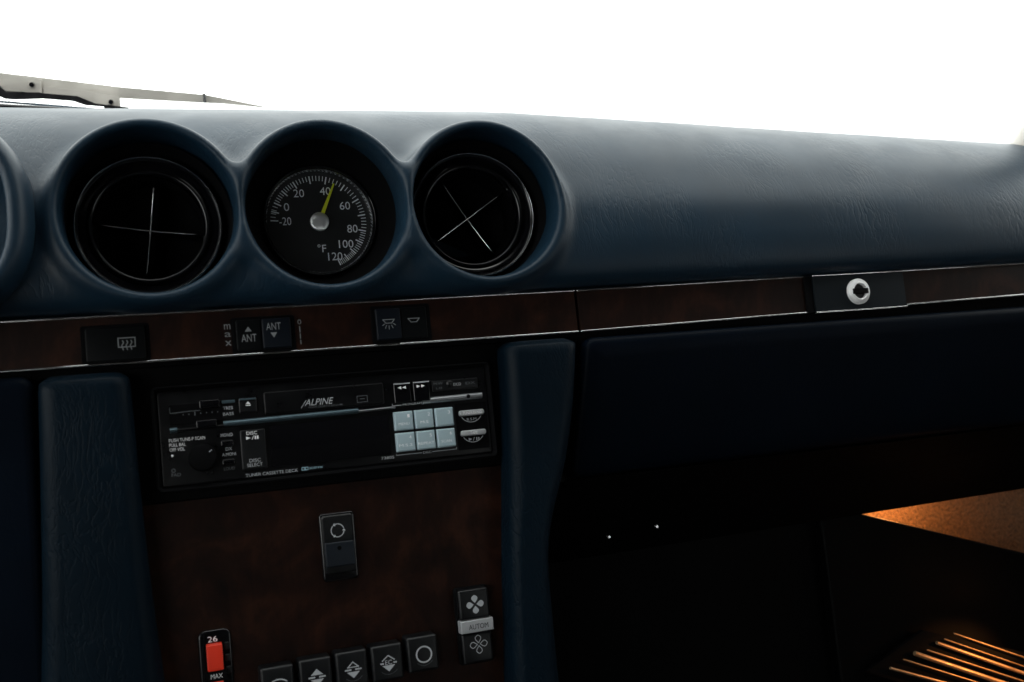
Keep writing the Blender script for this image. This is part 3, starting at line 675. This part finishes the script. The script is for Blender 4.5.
# left block: volume / tuning knob and its lettering
for s_, a, b_, v in (('PUSH TUNE-P SCAN', -232.4, -214.6, -66.2), ('PULL BAL', -232.4, -224.4, -68.6), ('OFF VOL', -232.4, -225.0, -71.0)):
    stext(s_, a, b_, v, v + 1.7, 'print_white', FN + .1)
stext('FAD', -232.3, -227.8, -83.8, -82.2, 'print_dim')
part('dot_mark', MB().lathe(-231.3, -73.1, [(.6, FN + .05), (.55, FN + .1)], seg=14, cap1=True), 'print_white', st)
part('ring_mark', MB().ringflat(-231.2, -80.8, .7, 1.0, FN + .06, 20), 'print_dim', st)
kn = part('volume_knob', MB().lathe(-216.6, -75.6, [(7.2, FN - .4), (7.0, FN + 4.6), (6.5, FN + 5.6), (5.4, FN + 6.0)], cap1=True), 'matte_black', st, 40)
mb = MB(); a = math.radians(38); line(mb, [(-216.6 + 4.2 * math.cos(a), -75.6 + 4.2 * math.sin(a)), (-216.6 + 6.0 * math.cos(a), -75.6 + 6.0 * math.sin(a))], .35, FN + 6.1); part('pointer_mark', mb, 'print_grey', kn)
stext('MONO', -206.8, -200.8, -66.0, -64.2); stext('DX', -204.8, -201.6, -73.2, -71.6); stext('A.MONI', -206.8, -199.8, -76.0, -74.4); stext('LOUD', -206.4, -201.0, -83.4, -81.8, 'print_dim')
for v in (-69.4, -79.2): part('small_button', MB().rb(-207.0, -200.6, v - 1.5, v + 1.5, -5, FN + 1.6, .6, .5), 'gloss_black', st)
part('disc_rocker', MB().rb(-197.2, -184.2, -84.4, -63.6, -5, FN + .9, .8, .6), 'key_black', st)
n = FN + .98
stext('DISC', -193.8, -188.4, -66.2, -64.4, 'print_white', n); stext('DISC', -193.4, -187.6, -80.6, -78.8, 'print_grey', n); stext('SELECT', -194.6, -186.8, -82.9, -81.2, 'print_grey', n)
mb = MB().poly([(-194.2, -68.7), (-194.2, -66.9), (-191.8, -67.8)], n); line(mb, [(-191.2, -68.8), (-190.2, -66.8)], .3, n)
for q in (-189.8, -188.6): mb.poly([(q, -68.7), (q + .8, -68.7), (q + .8, -66.9), (q, -66.9)], n)
part('symbol', mb, 'print_white', st)
stext('TUNER CASSETTE DECK', -195.8, -168.8, -88.0, -86.4)
mb = MB()
for q in (-166.6, -164.8): frame_poly(mb, [(q, -87.6), (q + 1.4, -87.6), (q + 1.4, -86.2), (q, -86.2)], .3, FN + .06)
part('symbol', mb, 'print_blue', st); stext('DOLBY B NR', -162.6, -155.4, -87.5, -86.3, 'print_blue')

# ------------------------------------------------------------------ switches on the console
t = put('rocker_switch', 'tall black rocker switch with broken circle symbol below the stereo', 'switch', (-150, -130, -8))
part('frame', MB().rb(-159.8, -140.8, -148.2, -112.0, -12, -6.2, 2, 1), 'gloss_black', t)
part('key', MB().loft([rr(-158.6, -142.2, -143.8, -113.2, 1.2, -7), rr(-158.6, -142.2, -143.8, -113.2, 1.2, -4.6), rr(-158.0, -142.8, -143.2, -113.8, 1.0, -4.0)]), 'key_black', t)
part('key_lens', MB().rb(-158.4, -142.4, -140.4, -127.4, -5, -2.6, .8, .8), 'switch_grey', t)
part('lens_dot', MB().lathe(-150.6, -130.6, [(1.1, -2.62), (1.1, -2.5)], seg=18, cap1=True), 'matte_black', t)
mb = MB()
for q in range(3): mb.ringflat(-150.6, -121.4, 3.2, 3.65, -3.94, 12, math.radians(q * 120 + 15), math.radians(q * 120 + 110))
for q in range(3):
    a = math.radians(q * 120 + 112); mb.poly([(-150.6 + 2.5 * math.cos(a), -121.4 + 2.5 * math.sin(a)), (-150.6 + 4.3 * math.cos(a), -121.4 + 4.3 * math.sin(a)), (-150.6 + 3.5 * math.cos(a + .35), -121.4 + 3.5 * math.sin(a + .35))], -3.93)
part('symbol', mb, 'print_grey', t)

t = put('fan_switch', 'tall black fan switch with silver AUTOM bar at lower right of console', 'switch', (-79, -181, -8))
part('frame', MB().rb(-89.6, -70.2, -203.6, -161.6, -12, -6.0, 1.5, .8), 'matte_black', t)
part('key', MB().rb(-88.6, -71.2, -178.6, -162.4, -7, -1.0, 1.2, 1.4), 'key_black', t)
part('key', MB().rb(-88.6, -71.2, -202.6, -186.2, -7, -2.0, 1.2, 1.4), 'key_black', t)
bar = part('silver_bar', MB().rb(-88.9, -70.0, -185.8, -179.0, -7, -.2, .5, .7), 'silver_paint', t)
text('lettering', 'AUTOM', -84.4, -73.2, -184.0, -181.2, -.12, 'key_black', bar)
def petal(cx, cv, a, r0, r1, w, n, k=14):
    pts = []
    for i in range(k + 1):
        u = i / k; rad = r0 + (r1 - r0) * u; ww = w * math.sin(math.pi * min(1, u ** 1.4)) ** .7 if 0 < u < 1 else .15; pts.append((rad, ww))
    P = [(r, w_) for r, w_ in pts] + [(r, -w_) for r, w_ in reversed(pts)]
    return [(cx + r * math.cos(a) - w_ * math.sin(a), cv + r * math.sin(a) + w_ * math.cos(a)) for r, w_ in P]
mb = MB()
for q in range(4): mb.poly(petal(-79.4, -170.8, math.radians(90 * q + 2), .9, 5.0, 1.75, -.94), -.94)
part('symbol', mb, 'print_grey', t)
mb = MB()
for q in range(4): frame_poly(mb, petal(-79.2, -192.6, math.radians(90 * q + 2), .9, 4.9, 1.6, -1.94, 9), .38, -1.94)
part('symbol', mb, 'print_grey', t)

# climate buttons
BT = [(-196.8, 'black climate button with defrost symbol, leftmost of the bottom row'), (-177.4, 'black climate button with two solid arrowheads, second in the bottom row'),
      (-158.6, 'black climate button with hollow upper arrowhead, middle of the bottom row'), (-139.8, 'black climate button marked EC, left of the ring button'), (-120.4, 'black climate button with plain white ring, rightmost of the bottom row')]
for i, (xa, lb) in enumerate(BT):
    tx = (-185.2, -184.4, -183.8, -183.6, -182.2)[i]; xb = xa + 16.8
    t = put('climate_button', lb, 'push button', ((xa + xb) / 2, tx - 9, 0), group='row of black climate push buttons on the console')
    part('cap', MB().rb(xa, xb, tx - 18.6, tx, -9, 3.2, 1.2, 1.6), 'key_black', t, 60)
    cx, cv, n = (xa + xb) / 2 + .6, tx - 9.6, 3.28
    mb = MB()
    if i == 4: mb.ringflat(cx, cv, 3.7, 4.5, n, 40)
    elif i == 0:
        mb.ringflat(cx, cv - 3.4, 6.2, 6.8, n, 16, math.radians(50), math.radians(130))
        line(mb, [(cx - 4.2, cv - .4), (cx - 3.6, cv - 4.0), (cx + 3.6, cv - 4.0), (cx + 4.2, cv - .4)], .5, n)
        for q in (-1.8, 0, 1.8): line(mb, [(cx + q, cv + .2), (cx + q + .5, cv - 1.4), (cx + q, cv - 3)], .4, n)
    else:
        if i == 1: mb.poly([(cx - 3.2, cv + 1.2), (cx + 3.2, cv + 1.2), (cx, cv + 4.2)], n)
        elif i == 2: frame_poly(mb, [(cx - 2.8, cv + 1.4), (cx + 2.8, cv + 1.4), (cx, cv + 4.0)], .5, n)
        else: line(mb, [(cx - 3.4, cv + 1.4), (cx, cv + 4.0), (cx + 3.4, cv + 1.4)], .55, n)
        mb.poly([(cx - 3.4, cv - 1.0), (cx + 3.4, cv - 1.0), (cx, cv - 4.2)], n)
        qi = 2.6 if i == 3 else 1.0
        for q in (-1, 1): mb.poly([(cx + q * 4.2 - 1.2, cv - .2), (cx + q * 4.2 + 1.2, cv - .2), (cx + q * 4.2 + 1.2, cv + .6), (cx + q * 4.2 - 1.2, cv + .6)] if False else [(cx + q * qi, cv - .3), (cx + q * 4.4, cv - .3), (cx + q * 4.4, cv + .5), (cx + q * qi, cv + .5)], n)
        if i == 3: text('lettering', 'EC', cx - 1.8, cx + 1.8, cv - .7, cv + 1.6, n + .02, 'print_grey', t)
    part('symbol', mb, 'print_grey', t)
    part('edge_mark', MB().ringflat(cx, cv, 5.6, 5.8, n, 20, math.radians(225), math.radians(320)), 'print_dim', t)

# temperature slider
t = put('temperature_slider', 'red temperature slider marked 26 and MAX in a black slot at bottom left', 'slider', (-217, -190, -8))
part('slot', MB().rb(-225.4, -209.0, -240, -163.6, -14, -6.6, 4, 1), 'gloss_black', t)
part('pointer', MB().rb(-221.6, -213.8, -183.2, -170.2, -8, -.6, .6, .6), 'slider_red', t, 60)
part('pointer', MB().rb(-221.2, -214.2, -206.0, -188.8, -8, -2.0, .6, .6), 'slider_red', t, 60)
part('collar', MB().rb(-222.6, -212.6, -188.8, -183.4, -8, -2.6, .8, .4), 'matte_black', t)
text('lettering', '26', -220.6, -215.8, -169.6, -166.8, -6.5, 'print_white', t); text('lettering', 'MAX', -220.4, -214.6, -187.2, -184.9, -2.5, 'print_white', t)
for v in (-172.5, -178.5, -184.5): part('detent', MB().rb(-212.6, -210.2, v - 1.8, v + 1.8, -8, -5.4, .5, .4), 'key_black', t)

# ------------------------------------------------------------------ windscreen wiper outside the glass (metres)
YW = 0.30
def P3(x, z, y=YW): return (x * MM, y, Z0 + z * MM)
wp = put('windscreen_wiper', 'dull silver windscreen wiper with black arm lying beyond the left of the dashboard', 'wiper', P3(-300, 105), world=True)
def slab(mb, pts, y0, y1):
    ln = 0.22                               # the blade leans back on the glass, its flat side to the sky
    mb.loft([[(a * MM, y + (b - 104 - (a + 260) * -.09) * MM * ln, Z0 + b * MM) for a, b in pts] for y in (y0, y1)])
mb = MB(); slab(mb, [(-420, 131), (-420, 106), (-330, 104), (-304, 105.2), (-280, 104.0), (-270, 99.6), (-251, 98.2), (-251, 104), (-189, 101.2), (-176, 100.8), (-140, 97.6), (-131, 96.5), (-176, 105.2), (-189, 107.6), (-250, 112.4), (-303, 118.2)], YW + .004, YW + .010)
bl = part('blade', mb, 'steel', wp, world=True)
mb = MB(); slab(mb, [(-420, 120), (-420, 108.5), (-331, 108.6), (-304, 107.4), (-304, 117.0), (-331, 121.0)], YW - .004, YW + .002); br = part('bracket', mb, 'steel', wp, world=True)
mb = MB(); slab(mb, [(-252, 97.4), (-268, 99.4), (-278, 104.2), (-303, 107.2), (-303, 112), (-275, 109.2), (-251.5, 104.8)], YW - .003, YW + .002); part('bracket', mb, 'steel', wp, world=True)
for x, z in ((-310.5, 113.2), (-257.4, 101.4)):
    mb = MB(); mb.loft([[(x * MM + r * MM * math.cos(a), y, Z0 + z * MM + r * MM * math.sin(a)) for a in [2 * math.pi * q / 16 for q in range(16)]] for r, y in ((2.0, YW - .003), (1.6, YW - .006))]); part('rivet', mb, 'gloss_black', wp, world=True)
mb = MB(); slab(mb, [(-420, 111), (-332, 112.6), (-327, 107.6), (-306, 107.8), (-303, 107.2), (-280, 105.4), (-268, 100.2), (-245, 97.6), (-245, 95.6), (-270, 97.2), (-283, 101.8), (-303, 103.2), (-327, 102.2), (-335, 106.4), (-420, 106)], YW - .010, YW - .003); part('rubber', mb, 'black_plastic', wp, world=True)
mb = MB(); mb.tube([P3(-420, 108.0, YW - .02), P3(-300, 99.6, YW - .02), P3(-262, 96.6, YW - .02)], .0015); part('arm', mb, 'chrome', wp, world=True)
mb = MB(); mb.tube([P3(-420, 103.0, YW - .028), P3(-300, 96.9, YW - .028), P3(-262, 94.6, YW - .028)], .0015); part('arm', mb, 'gloss_black', wp, world=True)
mb = MB(); slab(mb, [(-190.6, 101.6), (-188.2, 101.2), (-188.4, 108.6), (-190.4, 108.8)], YW - .002, YW + .012); part('clip', mb, 'dull_chrome', wp, world=True)
